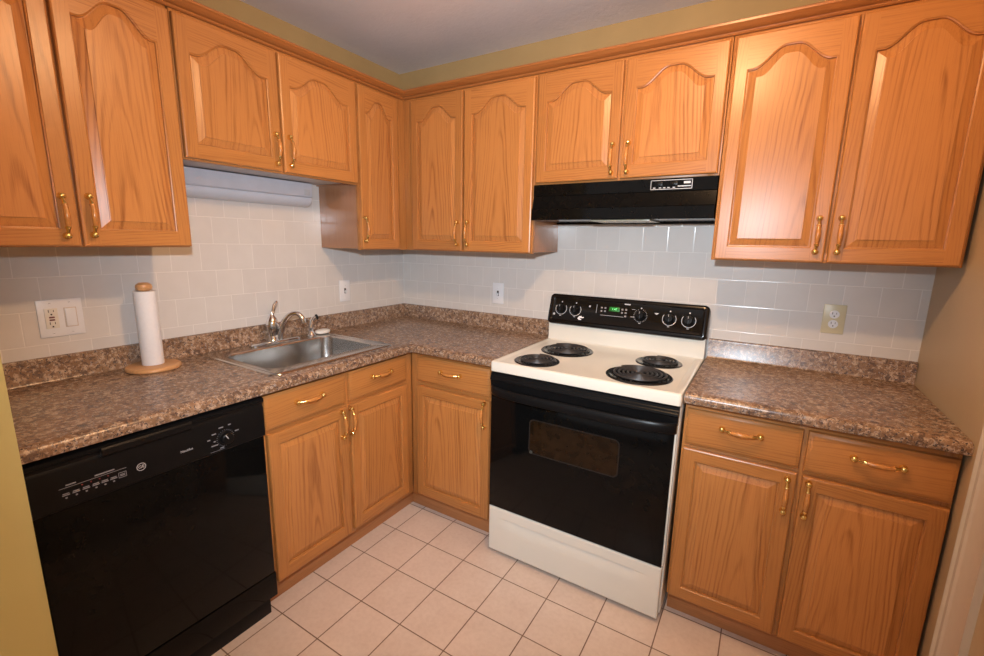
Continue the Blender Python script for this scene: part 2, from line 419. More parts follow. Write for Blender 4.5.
# ---------------------------------------------------------------- cabinet makers
DT = 0.019
def arch_z(t, hgt):     # t: -1..1 across the opening
    u = min(1.0, max(0.0, (abs(t)-0.12)/0.76))
    return hgt*0.5*(1+math.cos(PI*u))
def door_meshes(wd, ht, arch=True, st=0.041, rb=0.048, rtop=None, rise=0.062):
    e = 0.0055; n = 48 if arch else 1
    if rtop is None: rtop = 0.110 if arch else 0.044
    zs = ht - rtop                     # shoulder height of the opening
    def aloop(d, y):                   # opening outline drawn in by d
        L = []
        x0, x1 = st+d, wd-st-d
        L.append((x0, y, rb+d)); L.append((x1, y, rb+d))
        for i in range(n+1):
            t = 1 - 2*i/n
            x = x0 + (x1-x0)*(t+1)/2
            z = zs - d + (arch_z(t, rise) if arch else 0)
            L.append((x, y, z))
        return L
    f = BM()
    V = {}
    def v(p):
        k = tuple(round(c, 6) for c in p)
        if k not in V: V[k] = f.verts.new(p)
        return V[k]
    def q(pts, m):
        try: g = f.faces.new([v(p) for p in pts]); g.material_index = m
        except ValueError: pass
    F = -DT
    q([(e, F, e), (st, F, e), (st, F, rb), (st, F, zs), (st, F, ht-e), (e, F, ht-e)], 0)
    q([(wd-st, F, e), (wd-e, F, e), (wd-e, F, ht-e), (wd-st, F, ht-e), (wd-st, F, zs), (wd-st, F, rb)], 0)
    q([(st, F, e), (wd-st, F, e), (wd-st, F, rb), (st, F, rb)], 1)
    A = aloop(0, F)[2:]
    for i in range(n):
        p, r = A[i], A[i+1]
        q([r, p, (p[0], F, ht-e), (r[0], F, ht-e)], 1)
    # rounded outer edge
    def rect(d, y): return [(d, y, d), (wd-d, y, d), (wd-d, y, ht-d), (d, y, ht-d)]
    R = [rect(e, F), rect(e*0.3, F+0.0018), rect(0, F+0.006), rect(0, 0)]
    for k in range(3):
        for i in range(4):
            j = (i+1) % 4
            q([R[k][i], R[k][j], R[k+1][j], R[k+1][i]], 1 if i in (0, 2) else 0)
    q(R[3][::-1], 0)
    # moulded inner edge of the opening
    O = [aloop(0, F), aloop(0.0015, F+0.0022), aloop(0.0042, F+0.0032), aloop(0.0048, F+0.0105)]
    N = len(O[0])
    for k in range(3):
        for i in range(N):
            j = (i+1) % N
            m = 0 if (i == N-1 or i == 1) else 1
            q([O[k][i], O[k][j], O[k+1][j], O[k+1][i]], m)
    p = BM()
    prof = [(0.0044, F+0.0104), (0.0068, F+0.0104), (0.0074, F+0.0095), (0.029, F+0.0030), (0.0294, F+0.0008), (0.0310, F+0.0002)]
    loops(p, [aloop(d, y) for d, y in prof], None)
    L = aloop(prof[-1][0], prof[-1][1]); W2 = [Vector(c) for c in L]
    vs = {tuple(round(c, 6) for c in x.co): x for x in p.verts}
    def pv(c):
        k = tuple(round(a, 6) for a in c)
        if k not in vs: vs[k] = p.verts.new(c)
        return vs[k]
    zb = L[0][2]; yb = L[0][1]; top = L[2:]
    for i in range(n):
        a, c = top[i], top[i+1]
        pa = pv((a[0], yb, zb)) if 0 < i else pv(L[1]); pc = pv((c[0], yb, zb)) if i+1 < n else pv(L[0])
        p.faces.new([pc, pa, pv(a), pv(c)])
    return f, p

HANDLE_ME = None
def handle_mesh():
    global HANDLE_ME
    if HANDLE_ME: return HANDLE_ME
    b = BM(); pts = []; rads = []; mats = []
    n = 28
    for i in range(n+1):
        s = -1 + 2*i/n
        z = s*0.056
        y = -0.010 - 0.020*(max(0, 1-abs(s)**2.2))
        a = abs(s)
        if a > 0.93: r = 0.0062
        elif a > 0.78: r = 0.0044
        elif a > 0.52: r = 0.0044 + (0.78-a)/0.26*0.0026
        else: r = 0.0056 + 0.0022*math.cos(a/0.52*PI/2)
        if 0.50 < a < 0.60: r = 0.0076
        pts.append((0, y, z)); rads.append(r); mats.append(1 if a < 0.52 else 0)
    tube(b, pts, rads, 12, mats)
    for sg in (-1, 1):
        lathe(b, [(0.0, 0.0), (0.0095, 0.0), (0.0098, 0.003), (0.0070, 0.0065), (0.0075, 0.010), (0.0095, 0.0145), (0.0075, 0.0195), (0.003, 0.0215), (0, 0.0217)], (0, 0, sg*0.056), 16, 0, Matrix.Rotation(PI/2, 4, 'X'))
    bmesh.ops.recalc_face_normals(b, faces=b.faces[:])
    me = bpy.data.meshes.new('handle'); b.to_mesh(me); b.free()
    me.materials.append(BRASS); me.materials.append(GRIP)
    for p in me.polygons: p.use_smooth = True
    me.set_sharp_from_angle(angle=math.radians(50))
    HANDLE_ME = me
    return me
def add_handle(parent, x, z, level=False):
    o = bpy.data.objects.new('handle', handle_mesh()); COL.objects.link(o)
    o.parent = parent; o.location = (x, -DT, z)
    if level: o.rotation_euler = (0, PI/2, 0)
    o['label'] = 'polished brass bow pull with an oak grip'
    return o
def add_door(parent, x0, x1, z0, z1, depth, hx, hz, arch=True):
    """door hung on local y=-depth of the cabinet; handle at hx,hz in cabinet coordinates"""
    f, p = door_meshes(x1-x0, z1-z0, arch)
    d = mesh_obj('door', f, [OAK_V, OAK_H], parent, (x0, -depth, z0), smooth=13)
    mesh_obj('raised_panel', p, [OAK_P], d, smooth=11)
    if hx is not None: add_handle(d, hx-x0, hz-z0)
    return d
def add_drawer(parent, x0, x1, z0, z1, depth, hz=None):
    b = BM(); wd = x1-x0; ht = z1-z0
    def rect(d, y): return [(d, y, d), (wd-d, y, d), (wd-d, y, ht-d), (d, y, ht-d)]
    loops(b, [rect(0, 0), rect(0, -0.010), rect(0.002, -0.0135), rect(0.006, -0.0150), rect(0.010, -0.0185), rect(0.013, -DT)], None, True, True)
    d = mesh_obj('drawer', b, [OAK_H], parent, (x0, -depth, z0))
    add_handle(d, wd/2, (hz if hz is not None else (z0+z1)/2)-z0, True)
    return d
def body_upper(parent, wd, z0, z1, depth, under=None, frame=0.04, mid=True):
    """closed box with a face frame that stands a little below the box bottom"""
    b = BM(); t = 0.012
    box(b, (0.0, -0.001, z0+0.006), (t, -depth+0.019, z1), mat=1)
    box(b, (wd-t, -0.001, z0+0.006), (wd, -depth+0.019, z1), mat=1)
    box(b, (t, -0.001, z1-t), (wd-t, -depth+0.019, z1), mat=1)
    box(b, (t, -0.001, z0+0.012), (wd-t, -depth+0.019, z0+0.024), mat=3 if under else 1)
    box(b, (t, -0.001, z0+0.024), (wd-t, -0.007, z1-t), mat=1)
    y0, y1 = -depth+0.019, -depth
    box(b, (0, y0, z0), (frame, y1, z1), 0.001, mat=0)
    fr = frame if mid else 0.34
    box(b, (wd-fr, y0, z0), (wd, y1, z1), 0.001, mat=0)
    box(b, (frame, y0, z0), (wd-fr, y1, z0+0.035), 0.0005, mat=2)
    box(b, (frame, y0, z1-0.06), (wd-fr, y1, z1), 0.0005, mat=2)
    if mid: box(b, (wd/2-0.03, y0, z0+0.035), (wd/2+0.03, y1, z1-0.06), 0.0005, mat=0)
    return mesh_obj('body', b, [OAK_V, OAK_S, OAK_H, UNDER], parent)

UD = 0.298; BD = 0.586; R90 = PI/2
Z0, Z1 = 1.360, 2.160; DZ0, DZ1 = 1.363, 2.131
# ---- upper cabinets. left wall units turned so that local x runs along +y
def upper(label, loc, rot, wd, zb, doors, under=None, mid=True, frame=0.04, dz=None):
    c = root('upper_cabinet', label, 'cabinet', (loc[0], loc[1], zb), rot, 'oak upper cabinets')
    body_upper(c, wd, 0, Z1-zb, UD, under, mid=mid, frame=frame)
    for x0, x1, hx, hz in doors:
        add_door(c, x0, x1, (dz or (DZ0 if zb < 1.5 else 1.679))-zb, DZ1-zb, UD, hx, hz-zb)
    return c
oy = -2.040+0.056
upper('tall two-door oak wall cabinet at far left above the paper towel', (0, oy, 0), R90, -1.4165-oy, 1.373,
      [(-1.984-oy+0.004, -1.7195-oy, -1.752-oy, 1.462), (-1.7135-oy, -1.4175-oy, -1.690-oy, 1.466)], dz=1.376)
oy = -1.409
upper('short two-door oak wall cabinet above the sink', (0, oy, 0), R90, -0.632-oy, 1.673,
      [(0.002, -1.043-oy, -1.070-oy, 1.763), (-1.034-oy, -0.645-oy, -1.008-oy, 1.763)], under=True)
oy = -0.630
upper('narrow single-door oak wall cabinet left of the inner corner', (0, oy, 0), R90, 0.628, Z0,
      [(0.002, -0.362-oy, -0.615-oy, 1.462)], mid=False)
upper('tall two-door oak wall cabinet right of the inner corner', (0.300, 0, 0), 0, 1.096-0.300, Z0,
      [(0.362-0.3, 0.6985-0.3, 0.6725-0.3, 1.452), (0.709-0.3, 1.0915-0.3, 0.738-0.3, 1.452)], frame=0.08)
upper('short two-door oak wall cabinet above the range hood', (1.098, 0, 0), 0, 0.766, 1.672,
      [(0.010, 0.3845, 0.360, 1.758), (0.3965, 0.760, 0.424, 1.758)])
upper('large two-door oak wall cabinet at far right above the right counter', (1.866, 0, 0), 0, 0.700, Z0,
      [(0.010, 0.3505, 0.323, 1.455), (0.3595, 0.692, 0.383, 1.455)])

# ---- crown moulding: one mitred run round the corner
def sweep_L(bm, prof, ya, xb, mat=0, xa0=0.0):
    """profile points (distance from wall, z), path left wall -> corner -> back wall"""
    A = [(w_, ya, z) for w_, z in prof]; C = [(w_, -w_, z) for w_, z in prof]; B = [(xb, -w_, z) for w_, z in prof]
    loops(bm, [A, C, B], mat, True, True)
b = BM()
sweep_L(b, [(0.299, 2.143), (0.306, 2.143), (0.310, 2.146), (0.312, 2.151), (0.318, 2.153), (0.330, 2.160), (0.336, 2.167), (0.340, 2.169), (0.341, 2.176), (0.336, 2.180), (0.299, 2.180)], PY+0.002, XR-0.014)
tag(mesh_obj('crown_molding', b, OAK_C), 'oak crown moulding running along the tops of the wall cabinets', 'crown moulding')

# ---- base cabinets (open-topped boxes with face frame)
def body_base(parent, wd, x_face0, stiles, rails, depth=BD, toe=0.538, toe0=None, side_l=True):
    b = BM(); t = 0.014; zt = 0.875
    y0, y1 = -depth+0.019, -depth
    box(b, (0, -0.002, 0.1), (t, y0, zt), mat=1); box(b, (wd-t, -0.002, 0.1), (wd, y0, zt), mat=1)
    box(b, (t, -0.002, 0.1), (wd-t, y0, 0.115), mat=1); box(b, (t, -0.002, 0.115), (wd-t, -0.010, zt), mat=1)
    for a, c in stiles: box(b, (a, y0, 0.1), (c, y1, zt), 0.0006, mat=0)
    for (a, c) in rails:
        for z0_, z1_ in ((0.1, 0.135), (0.700, 0.738), (0.845, zt)):
            box(b, (a, y0+0.0005, z0_), (c, y1+0.0003, z1_), mat=2)
    o = mesh_obj('body', b, [OAK_V, OAK_S, OAK_H], parent)
    b = BM(); a = toe0 if toe0 is not None else 0.0
    box(b, (a, -toe+0.016, 0.0), (wd, -toe, 0.0995), 0.0008)
    mesh_obj('toe_kick', b, [OAK_TOE], parent)
    return o
def base(label, loc, rot, wd, stiles, rails, drawers, doors, toe0=None):
    c = root('base_cabinet', label, 'cabinet', (loc[0], loc[1], 0), rot, 'oak base cabinets')
    body_base(c, wd, 0, stiles, rails, toe0=toe0)
    for x0, x1, z0, z1, hz in drawers: add_drawer(c, x0, x1, z0, z1, BD, hz)
    for x0, x1, z0, z1, hx, hz in doors: add_door(c, x0, x1, z0, z1, BD, hx, hz, arch=False)
    return c
oy = -1.379
c = base('two-door two-drawer oak base cabinet under the sink', (0, oy, 0), R90, 0.7925+0.55,
     [(0, 0.03), (0.362, 0.402), (0.725, 0.7925)], [(0.03, 0.362), (0.402, 0.725)],
     [(0.006, 0.3665, 0.730, 0.862, 0.806), (0.386, 0.740, 0.732, 0.862, 0.812)],
     [(0.010, 0.3675, 0.116, 0.714, 0.334, 0.644), (0.3855, 0.741, 0.124, 0.714, 0.381, 0.646)])
# pull positions on the meeting stiles
for ch in c.children:
    pass
base('single-door oak base cabinet between inner corner and range', (0.5885, 0, 0), 0, 1.093-0.5885,
     [(0, 0.06), (0.450, 0.5045)], [(0.06, 0.450)],
     [(0.632-0.5885, 1.060-0.5885, 0.727, 0.857, 0.800)],
     [(0.631-0.5885, 1.061-0.5885, 0.116, 0.705, 1.037-0.5885, 0.638)], toe0=-0.0485)
base('two-door two-drawer oak base cabinet right of the range', (1.867, 0, 0), 0, 0.705,
     [(0, 0.03), (0.335, 0.375), (0.67, 0.705)], [(0.03, 0.335), (0.375, 0.67)],
     [(0.009, 0.3475, 0.722, 0.853, 0.806), (0.3595, 0.7015, 0.720, 0.853, 0.800)],
     [(0.007, 0.3465, 0.106, 0.708, 0.3225, 0.628), (0.3605, 0.7005, 0.106, 0.704, 0.378, 0.630)])

# ---------------------------------------------------------------- countertops
CD = 0.629
CPROF = [(0.0005, 0.8765), (0.40, 0.8765), (CD-0.006, 0.8765), (CD-0.001, 0.879), (CD, 0.885), (CD, 0.897), (CD-0.002, 0.904), (CD-0.006, 0.909), (CD-0.012, 0.9125), (CD-0.022, 0.914), (CD-0.05, 0.914), (0.030, 0.914), (0.023, 0.916), (0.020, 0.921), (0.020, 0.990), (0.018, 0.996), (0.013, 0.9985), (0.0005, 0.9985)]
b = BM(); sweep_L(b, CPROF, PY+0.001, 1.0955)
ct = mesh_obj('countertop', b, LAM)
tag(ct, 'long brown speckled laminate countertop holding the sink, turning the corner', 'countertop')
# cut the sink opening
cb = BM(); lo = rrect(0.060, 0.545, -1.285, -0.705, 0.04)
loops(cb, [[(x, y, 0.80) for x, y in lo], [(x, y, 1.0) for x, y in lo]], None, True, True)
cut = mesh_obj('cut', cb, LAM, smooth=None)
md = ct.modifiers.new('b', 'BOOLEAN'); md.object = cut; md.operation = 'DIFFERENCE'; md.solver = 'EXACT'
dg = bpy.context.evaluated_depsgraph_get()
me = bpy.data.meshes.new_from_object(ct.evaluated_get(dg)); ct.modifiers.clear(); ct.data = me
me.set_sharp_from_angle(angle=math.radians(35))
bpy.data.objects.remove(cut)
b = BM()
prism(b, [(-p, z) for p, z in CPROF], 1.8645, XR-0.0015, 'x')
ct2 = mesh_obj('countertop', b, LAM)
tag(ct2, 'short brown speckled laminate countertop right of the range', 'countertop')

# ---------------------------------------------------------------- sink
sx0, sx1, sy0, sy1 = 0.028, 0.569, -1.306, -0.684
s = root('kitchen_sink', 'stainless steel single-bowl sink set in the left countertop', 'sink', (0.3, -0.995, 0.914))
b = BM()
def rr(x0, x1, y0, y1, r, z): return [(x, y, z) for x, y in rrect(x0, x1, y0, y1, r, 8)]
bx0, bx1, by0, by1 = 0.138, 0.486, -1.262, -0.728
loops(b, [rr(sx0, sx1, sy0, sy1, 0.035, 0.9145), rr(sx0+0.001, sx1-0.001, sy0+0.001, sy1-0.001, 0.035, 0.9165), rr(sx0+0.007, sx1-0.007, sy0+0.007, sy1-0.007, 0.032, 0.9195),
          rr(sx0+0.014, sx1-0.014, sy0+0.014, sy1-0.014, 0.03, 0.9190), rr(sx0+0.018, sx1-0.018, sy0+0.018, sy1-0.018, 0.03, 0.9170),
          rr(bx0-0.008, bx1+0.008, by0-0.008, by1+0.008, 0.062, 0.9170), rr(bx0-0.003, bx1+0.003, by0-0.003, by1+0.003, 0.058, 0.9155), rr(bx0, bx1, by0, by1, 0.055, 0.911),
          rr(bx0+0.004, bx1-0.004, by0+0.004, by1-0.004, 0.055, 0.86), rr(bx0+0.012, bx1-0.012, by0+0.012, by1-0.012, 0.055, 0.775), rr(bx0+0.020, bx1-0.020, by0+0.020, by1-0.020, 0.055, 0.752),
          rr(bx0+0.045, bx1-0.045, by0+0.045, by1-0.045, 0.05, 0.742)], None, False, True)
mesh_obj('basin', rel(b, s), STEEL, s, recalc=False, smooth=22)
b = BM(); lathe(b, [(0.055, 0.7422), (0.056, 0.745), (0.045, 0.745), (0.038, 0.7435), (0.0, 0.7435)], ((bx0+bx1)/2, -0.995, 0), 28)
mesh_obj('drain', rel(b, s), CHROME, s)

# faucet
f = root('faucet', 'chrome single-lever kitchen faucet on the back rim of the sink', 'faucet', (0.082, -0.983, 0.917))
b = BM(); oc = []
loops(b, [rr(0.054, 0.110, -1.110, -0.856, 0.027, 0.9172), rr(0.054, 0.110, -1.110, -0.856, 0.027, 0.923), rr(0.060, 0.104, -1.104, -0.862, 0.021, 0.929), rr(0.068, 0.096, -1.096, -0.870, 0.013, 0.931)], None, True, True)
mesh_obj('base_plate', rel(b, f), CHROME, f)
b = BM()
lathe(b, [(0.0, 0.929), (0.026, 0.929), (0.026, 0.935), (0.019, 0.945), (0.018, 0.958), (0.025, 0.980), (0.029, 1.000), (0.027, 1.020), (0.020, 1.038), (0.012, 1.048), (0.009, 1.055), (0, 1.057)], (0.078, -0.992, 0), 24)
mesh_obj('valve_body', rel(b, f), CHROME, f)
b = BM()
tube(b, [(0.078, -0.990, 1.050), (0.077, -0.985, 1.064), (0.075, -0.978, 1.080), (0.072, -0.970, 1.096), (0.070, -0.958, 1.110), (0.069, -0.955, 1.115)], [0.006, 0.0075, 0.0085, 0.0095, 0.0085, 0.003], 12, flat=(1, 0.7))
mesh_obj('lever', rel(b, f), CHROME, f)
b = BM()
sp = []
P0 = Vector((0.086, -0.968, 0.931))
ctrl = [(0, 0.0), (0.008, 0.035), (0.028, 0.075), (0.055, 0.108), (0.085, 0.128), (0.115, 0.134), (0.142, 0.126), (0.160, 0.106), (0.166, 0.084)]
dirv = Vector((0.80, 0.60, 0))
for d_, h_ in ctrl: sp.append(P0 + dirv*d_*0.72 + Vector((0, 0, h_*0.95)))
def smooth_path(P, k=5):
    out = []
    n = len(P)
    for i in range(n-1):
        p0 = P[max(i-1, 0)]; p1 = P[i]; p2 = P[i+1]; p3 = P[min(i+2, n-1)]
        for j in range(k):
            t = j/k
            out.append(0.5*((2*p1) + (p2-p0)*t + (2*p0-5*p1+4*p2-p3)*t*t + (3*p1-p0-3*p2+p3)*t**3))
    out.append(P[-1]); return out
pp = smooth_path(sp); nn = len(pp)
rad = [0.0165 - 0.0050*min(1, i/(nn*0.55)) if i < nn-7 else 0.0130 for i in range(nn)]
tube(b, pp, rad, 16)
mesh_obj('spout', rel(b, f), CHROME, f)
# side sprayer
f = root('sink_sprayer', 'small chrome side sprayer beside the faucet', 'sprayer', (0.088, -0.790, 0.917))
b = BM(); lathe(b, [(0, 0.917), (0.024, 0.917), (0.024, 0.922), (0.017, 0.930), (0.0145, 0.940), (0.013, 0.945), (0, 0.945)], (0.088, -0.790, 0), 20)
mesh_obj('collar', rel(b, f), CHROME, f)
b = BM(); tube(b, [Vector(p) for p in ((0.088, -0.790, 0.944), (0.088, -0.789, 0.955), (0.088, -0.787, 0.975), (0.089, -0.782, 0.995), (0.092, -0.774, 1.008), (0.098, -0.764, 1.014))], [0.010, 0.012, 0.0105, 0.0095, 0.0115, 0.012], 14)
mesh_obj('wand', rel(b, f), CHROME, f)
b = BM(); tube(b, [Vector(p) for p in ((0.0975, -0.765, 1.0135), (0.102, -0.757, 1.0165), (0.104, -0.754, 1.018))], [0.0135, 0.0135, 0.009], 14)
mesh_obj('spray_nozzle', rel(b, f), BLACKP, f)
# soap
b = BM(); t = bmesh.new(); bmesh.ops.create_uvsphere(t, u_segments=24, v_segments=14, radius=1)
for v_ in t.verts:
    c_ = v_.co; v_.co = Vector((math.copysign(abs(c_.x)**0.8, c_.x)*0.026, math.copysign(abs(c_.y)**0.75, c_.y)*0.041, math.copysign(abs(c_.z)**0.7, c_.z)*0.0125))
merge(b, t, 0, Matrix.Translation((0.092, -0.722, 0.9320)) @ Matrix.Rotation(0.05, 4, 'Z'))
tag(mesh_obj('soap_bar', b, SOAP, smooth=80), 'off-white oval soap bar on the right end of the sink rim', 'soap')

# ---------------------------------------------------------------- paper towel
hx, hy = 0.106, -1.500
p = root('paper_towel_holder', 'turned wooden paper towel holder with round base on left counter', 'paper towel holder', (hx, hy, 0.914))
b = BM(); lathe(b, [(0, 0.9142), (0.084, 0.9142), (0.088, 0.918), (0.088, 0.923), (0.085, 0.9285), (0.080, 0.931), (0, 0.931)], (hx, hy, 0), 48); mesh_obj('base', rel(b, p), WOODLT, p)
b = BM(); lathe(b, [(0, 0.930), (0.0085, 0.930), (0.0085, 1.213), (0, 1.213)], (hx, hy, 0), 16); mesh_obj('dowel', rel(b, p), WOODLT, p)
b = BM(); lathe(b, [(0, 1.211), (0.016, 1.211), (0.024, 1.217), (0.0265, 1.225), (0.024, 1.234), (0.015, 1.2405), (0, 1.242)], (hx, hy, 0), 24); mesh_obj('finial', rel(b, p), WOODLT, p)
b = BM(); lathe(b, [(0.0095, 0.9325), (0.0345, 0.9325), (0.0350, 0.934), (0.0350, 1.208), (0.0345, 1.2095), (0.0095, 1.2095), (0.0095, 0.9325)], (hx, hy, 0), 40)
tag(mesh_obj('paper_towel_roll', b, PAPER), 'thin white paper towel roll standing on the wooden holder', 'paper towel')

# ---------------------------------------------------------------- outlets and switches
def wall_frame(pos, left):
    """plate-local frame: x right, y out of the wall is -y, z up"""
    return root_args(pos, left)
def plate(name, label, cat, pos, left, wd, ht, mat):
    o = root(name, label, cat, pos, R90 if left else 0)
    b = BM(); box(b, (-wd/2, -0.0005, -ht/2), (wd/2, -0.006, ht/2), 0.0022)
    mesh_obj('cover_plate', b, mat, o)
    return o
def screw(o, x, z, mat=WHITE):
    b = BM(); lathe(b, [(0, 0), (0.0032, 0), (0.003, 0.0012), (0, 0.0015)], (x, -0.006, z), 12, 0, Matrix.Rotation(PI/2, 4, 'X'))
    box(b, (x-0.0026, -0.0078, z-0.0004), (x+0.0026, -0.0074, z+0.0004), mat=1)
    mesh_obj('screw', b, [mat, DARK], o)
def slots(b, x, z, m):
    box(b, (x-0.0075, -0.0095, z+0.000), (x-0.0055, -0.0088, z+0.009), mat=m); box(b, (x+0.0055, -0.0095, z+0.001), (x+0.0073, -0.0088, z+0.008), mat=m)
    lathe(b, [(0, 0), (0.0026, 0), (0.0026, 0.0007), (0, 0.0007)], (x, -0.0088, z-0.007), 10, m, Matrix.Rotation(PI/2, 4, 'X'))
o = plate('outlet_and_switch', 'wide white plate with outlet and rocker switch on left wall', 'outlet', (0, -1.713, 1.128), True, 0.118, 0.128, WHITE)
b = BM(); box(b, (-0.042, -0.005, -0.034), (-0.008, -0.0090, 0.034), 0.001)
slots(b, -0.025, 0.021, 1); slots(b, -0.025, -0.021, 1)
box(b, (-0.032, -0.0105, 0.0015), (-0.018, -0.0088, 0.0065), 0.0004, mat=2); box(b, (-0.032, -0.0105, -0.0075), (-0.018, -0.0088, -0.0025), 0.0004, mat=2)
mesh_obj('receptacle', b, [plain('warm_white_plastic', (0.76, 0.72, 0.64), 0.3), DARK, BROWNBTN], o)
b = BM(); box(b, (0.008, -0.0045, -0.034), (0.042, -0.0075, 0.034), 0.001, mat=1); box(b, (0.011, -0.006, -0.031), (0.039, -0.0110, 0.031), 0.002)
mesh_obj('rocker', b, [WHITE, plain('rocker_surround', (0.6, 0.52, 0.46), 0.4)], o)
for x in (-0.025, 0.025):
    for z in (-0.052, 0.052): screw(o, x, z)
def toggle(label, pos, left):
    o = plate('light_switch', label, 'light switch', pos, left, 0.073, 0.120, WHITE)
    b = BM(); box(b, (-0.006, -0.0055, -0.015), (0.006, -0.0066, 0.015), 0.0003, mat=1)  # lever slot, drawn larger so its dark colour stands for the lever's shadow
    t = bmesh.new(); box(t, (-0.0036, 0, -0.005), (0.0036, -0.017, 0.0045), 0.0012)
    merge(b, t, 0, Matrix.Translation((0, -0.004, -0.001)) @ Matrix.Rotation(0.5, 4, 'X'))
    mesh_obj('toggle', b, [WHITE, DARK], o)
    screw(o, 0, 0.030); screw(o, 0, -0.030)
toggle('white toggle switch on left wall behind the sink', (0, -0.490, 1.122), True)
toggle('white toggle switch on back wall left of the range', (0.737, 0, 1.120), False)
o = plate('wall_outlet', 'almond duplex outlet on back wall above right counter', 'outlet', (2.305, 0, 1.133), False, 0.074, 0.117, ALMOND)
for z in (0.0195, -0.0195):
    b = BM(); lathe(b, [(0, 0), (0.0165, 0), (0.0165, 0.0028), (0.0160, 0.0033), (0, 0.0033)], (0, -0.0058, z), 24, 0, Matrix.Rotation(PI/2, 4, 'X'))
    slots(b, 0, z, 1); mesh_obj('receptacle', b, [WHITE, DARK], o)
screw(o, 0, 0, ALMOND)

# ---------------------------------------------------------------- under-cabinet light
l = root('under_cabinet_light', 'white fluorescent strip light on the wall under the cabinet over the sink', 'light', (0, -0.99, 1.58))
b = BM(); prism(b, [(0.0005, 1.680), (0.066, 1.680), (0.068, 1.676), (0.066, 1.618), (0.060, 1.612), (0.0005, 1.612)], -1.385, -0.722, 'y')
mesh_obj('housing', rel(b, l), FIXT, l)
b = BM(); prism(b, [(0.0005, 1.611), (0.0640, 1.611), (0.0655, 1.604), (0.058, 1.586), (0.040, 1.573), (0.020, 1.568), (0.0005, 1.568)], -1.383, -0.724, 'y')
mesh_obj('diffuser', rel(b, l), DIFF, l)
b = BM(); box(b, (0.0660, -0.765, 1.622), (0.0678, -0.735, 1.650), 0.0004); mesh_obj('rating_sticker', rel(b, l), LIGHTGREY, l)

# ---------------------------------------------------------------- range hood
h = root('range_hood', 'black enamel range hood under the cabinet above the stove', 'range hood', (1.479, -0.15, 1.51))
hx0, hx1 = 1.0985, 1.8625
b = BM()
prism(b, [(-0.001, 1.6705), (-0.308, 1.6705), (-0.309, 1.622), (-0.306, 1.619), (-0.318, 1.566), (-0.325, 1.562), (-0.326, 1.517), (-0.322, 1.514), (-0.030, 1.514), (-0.030, 1.507), (-0.001, 1.507)], hx0, hx1, 'x')
mesh_obj('hood_shell', rel(b, h), BLACK, h)
b = BM(); box(b, (1.375, -0.300, 1.5085), (1.625, -0.110, 1.5139), 0.001); mesh_obj('lamp_lens', rel(b, h), LENS, h)
b = BM()
lx0, lx1, lz0, lz1 = 1.620, 1.775, 1.628, 1.664
for a, c in (((lx0, lz0), (lx1, lz0+0.002)), ((lx0, lz1-0.002), (lx1, lz1)), ((lx0, lz0), (lx0+0.002, lz1)), ((lx1-0.002, lz0), (lx1, lz1))):
    box(b, (a[0], -0.3085, a[1]), (c[0], -0.3102, c[1]))
box(b, (1.744, -0.3085, 1.648), (1.768, -0.3100, 1.656)); box(b, (1.722, -0.3085, 1.637), (1.770, -0.3096, 1.6405))
for x in (1.630, 1.652, 1.668, 1.684, 1.704): box(b, (x, -0.3085, 1.633), (x+0.009, -0.3098, 1.6365))
mesh_obj('control_label', rel(b, h), SILVER, h)
for x in (1.651, 1.708):
    b = BM(); box(b, (x-0.014, -0.308, 1.642), (x+0.014, -0.3125, 1.656), 0.0008); box(b, (x-0.003, -0.3125, 1.645), (x+0.003, -0.318, 1.653), 0.0006)
    mesh_obj('rocker_switch', rel(b, h), BLACKP, h)

# ---------------------------------------------------------------- range
rg = root('electric_range', 'cream and black freestanding electric range with four coil burners', 'range', (1.479, -0.33, 0))
x0, x1 = 1.099, 1.861
b = BM()
box(b, (x0+0.004, -0.015, 0.028), (x1-0.004, -0.625, 0.880), 0.003)
mesh_obj('oven_body', rel(b, rg), ENAMEL, rg)
b = BM()   # cooktop with rolled rim and shallow dished field
def rz(d, z): return rr(x0+d, x1-d, -0.664+d, -0.050-min(d, 0.02), max(0.006, 0.012-d*0.3), z)
loops(b, [rz(0.004, 0.872), rz(0.0, 0.874), rz(0.0, 0.908), rz(0.0015, 0.9135), rz(0.006, 0.9165), rz(0.016, 0.9165), rz(0.024, 0.9135), rz(0.034, 0.9125)], None, True, True)
mesh_obj('cooktop', rel(b, rg), ENAMEL, rg)
b = BM()   # sloped cream riser behind the burners
prism(b, [(-0.015, 0.9), (-0.098, 0.9), (-0.098, 0.912), (-0.088, 0.918), (-0.083, 0.935), (-0.085, 1.006), (-0.015, 1.006)], x0+0.004, x1-0.003, 'x')
mesh_obj('backguard_riser', rel(b, rg), ENAMEL, rg)
# black control panel
b = BM()
th = math.atan2(0.045, 0.150)     # lean of the face
Mp = Matrix.Translation((x0-0.001, -0.106, 1.004)) @ Matrix.Rotation(-th, 4, 'X')
PW = x1-x0+0.002; PH = 0.157
def pr(d, y, r):
    return [(x, y, z) for x, z in rrect(d, PW-d, d, PH-d, r, 6)]
t = bmesh.new()
loops(t, [pr(0.0, 0.05, 0.022), pr(0.0, 0.008, 0.022), pr(0.002, 0.003, 0.021), pr(0.007, 0.0, 0.018), pr(0.018, 0.0, 0.014), pr(0.022, 0.003, 0.011), pr(0.024, 0.004, 0.010)], None, True, True)
merge(b, t, 0, Mp)
cp = mesh_obj('control_panel', rel(b, rg), BLACKM, rg)
def on_panel(bm): # panel-local geometry -> range-local
    bmesh.ops.transform(bm, matrix=Matrix.Translation(rg.location).inverted() @ Mp, verts=bm.verts[:]); return bm
zc = 0.080
RX = Matrix.Rotation(PI/2, 4, 'X')
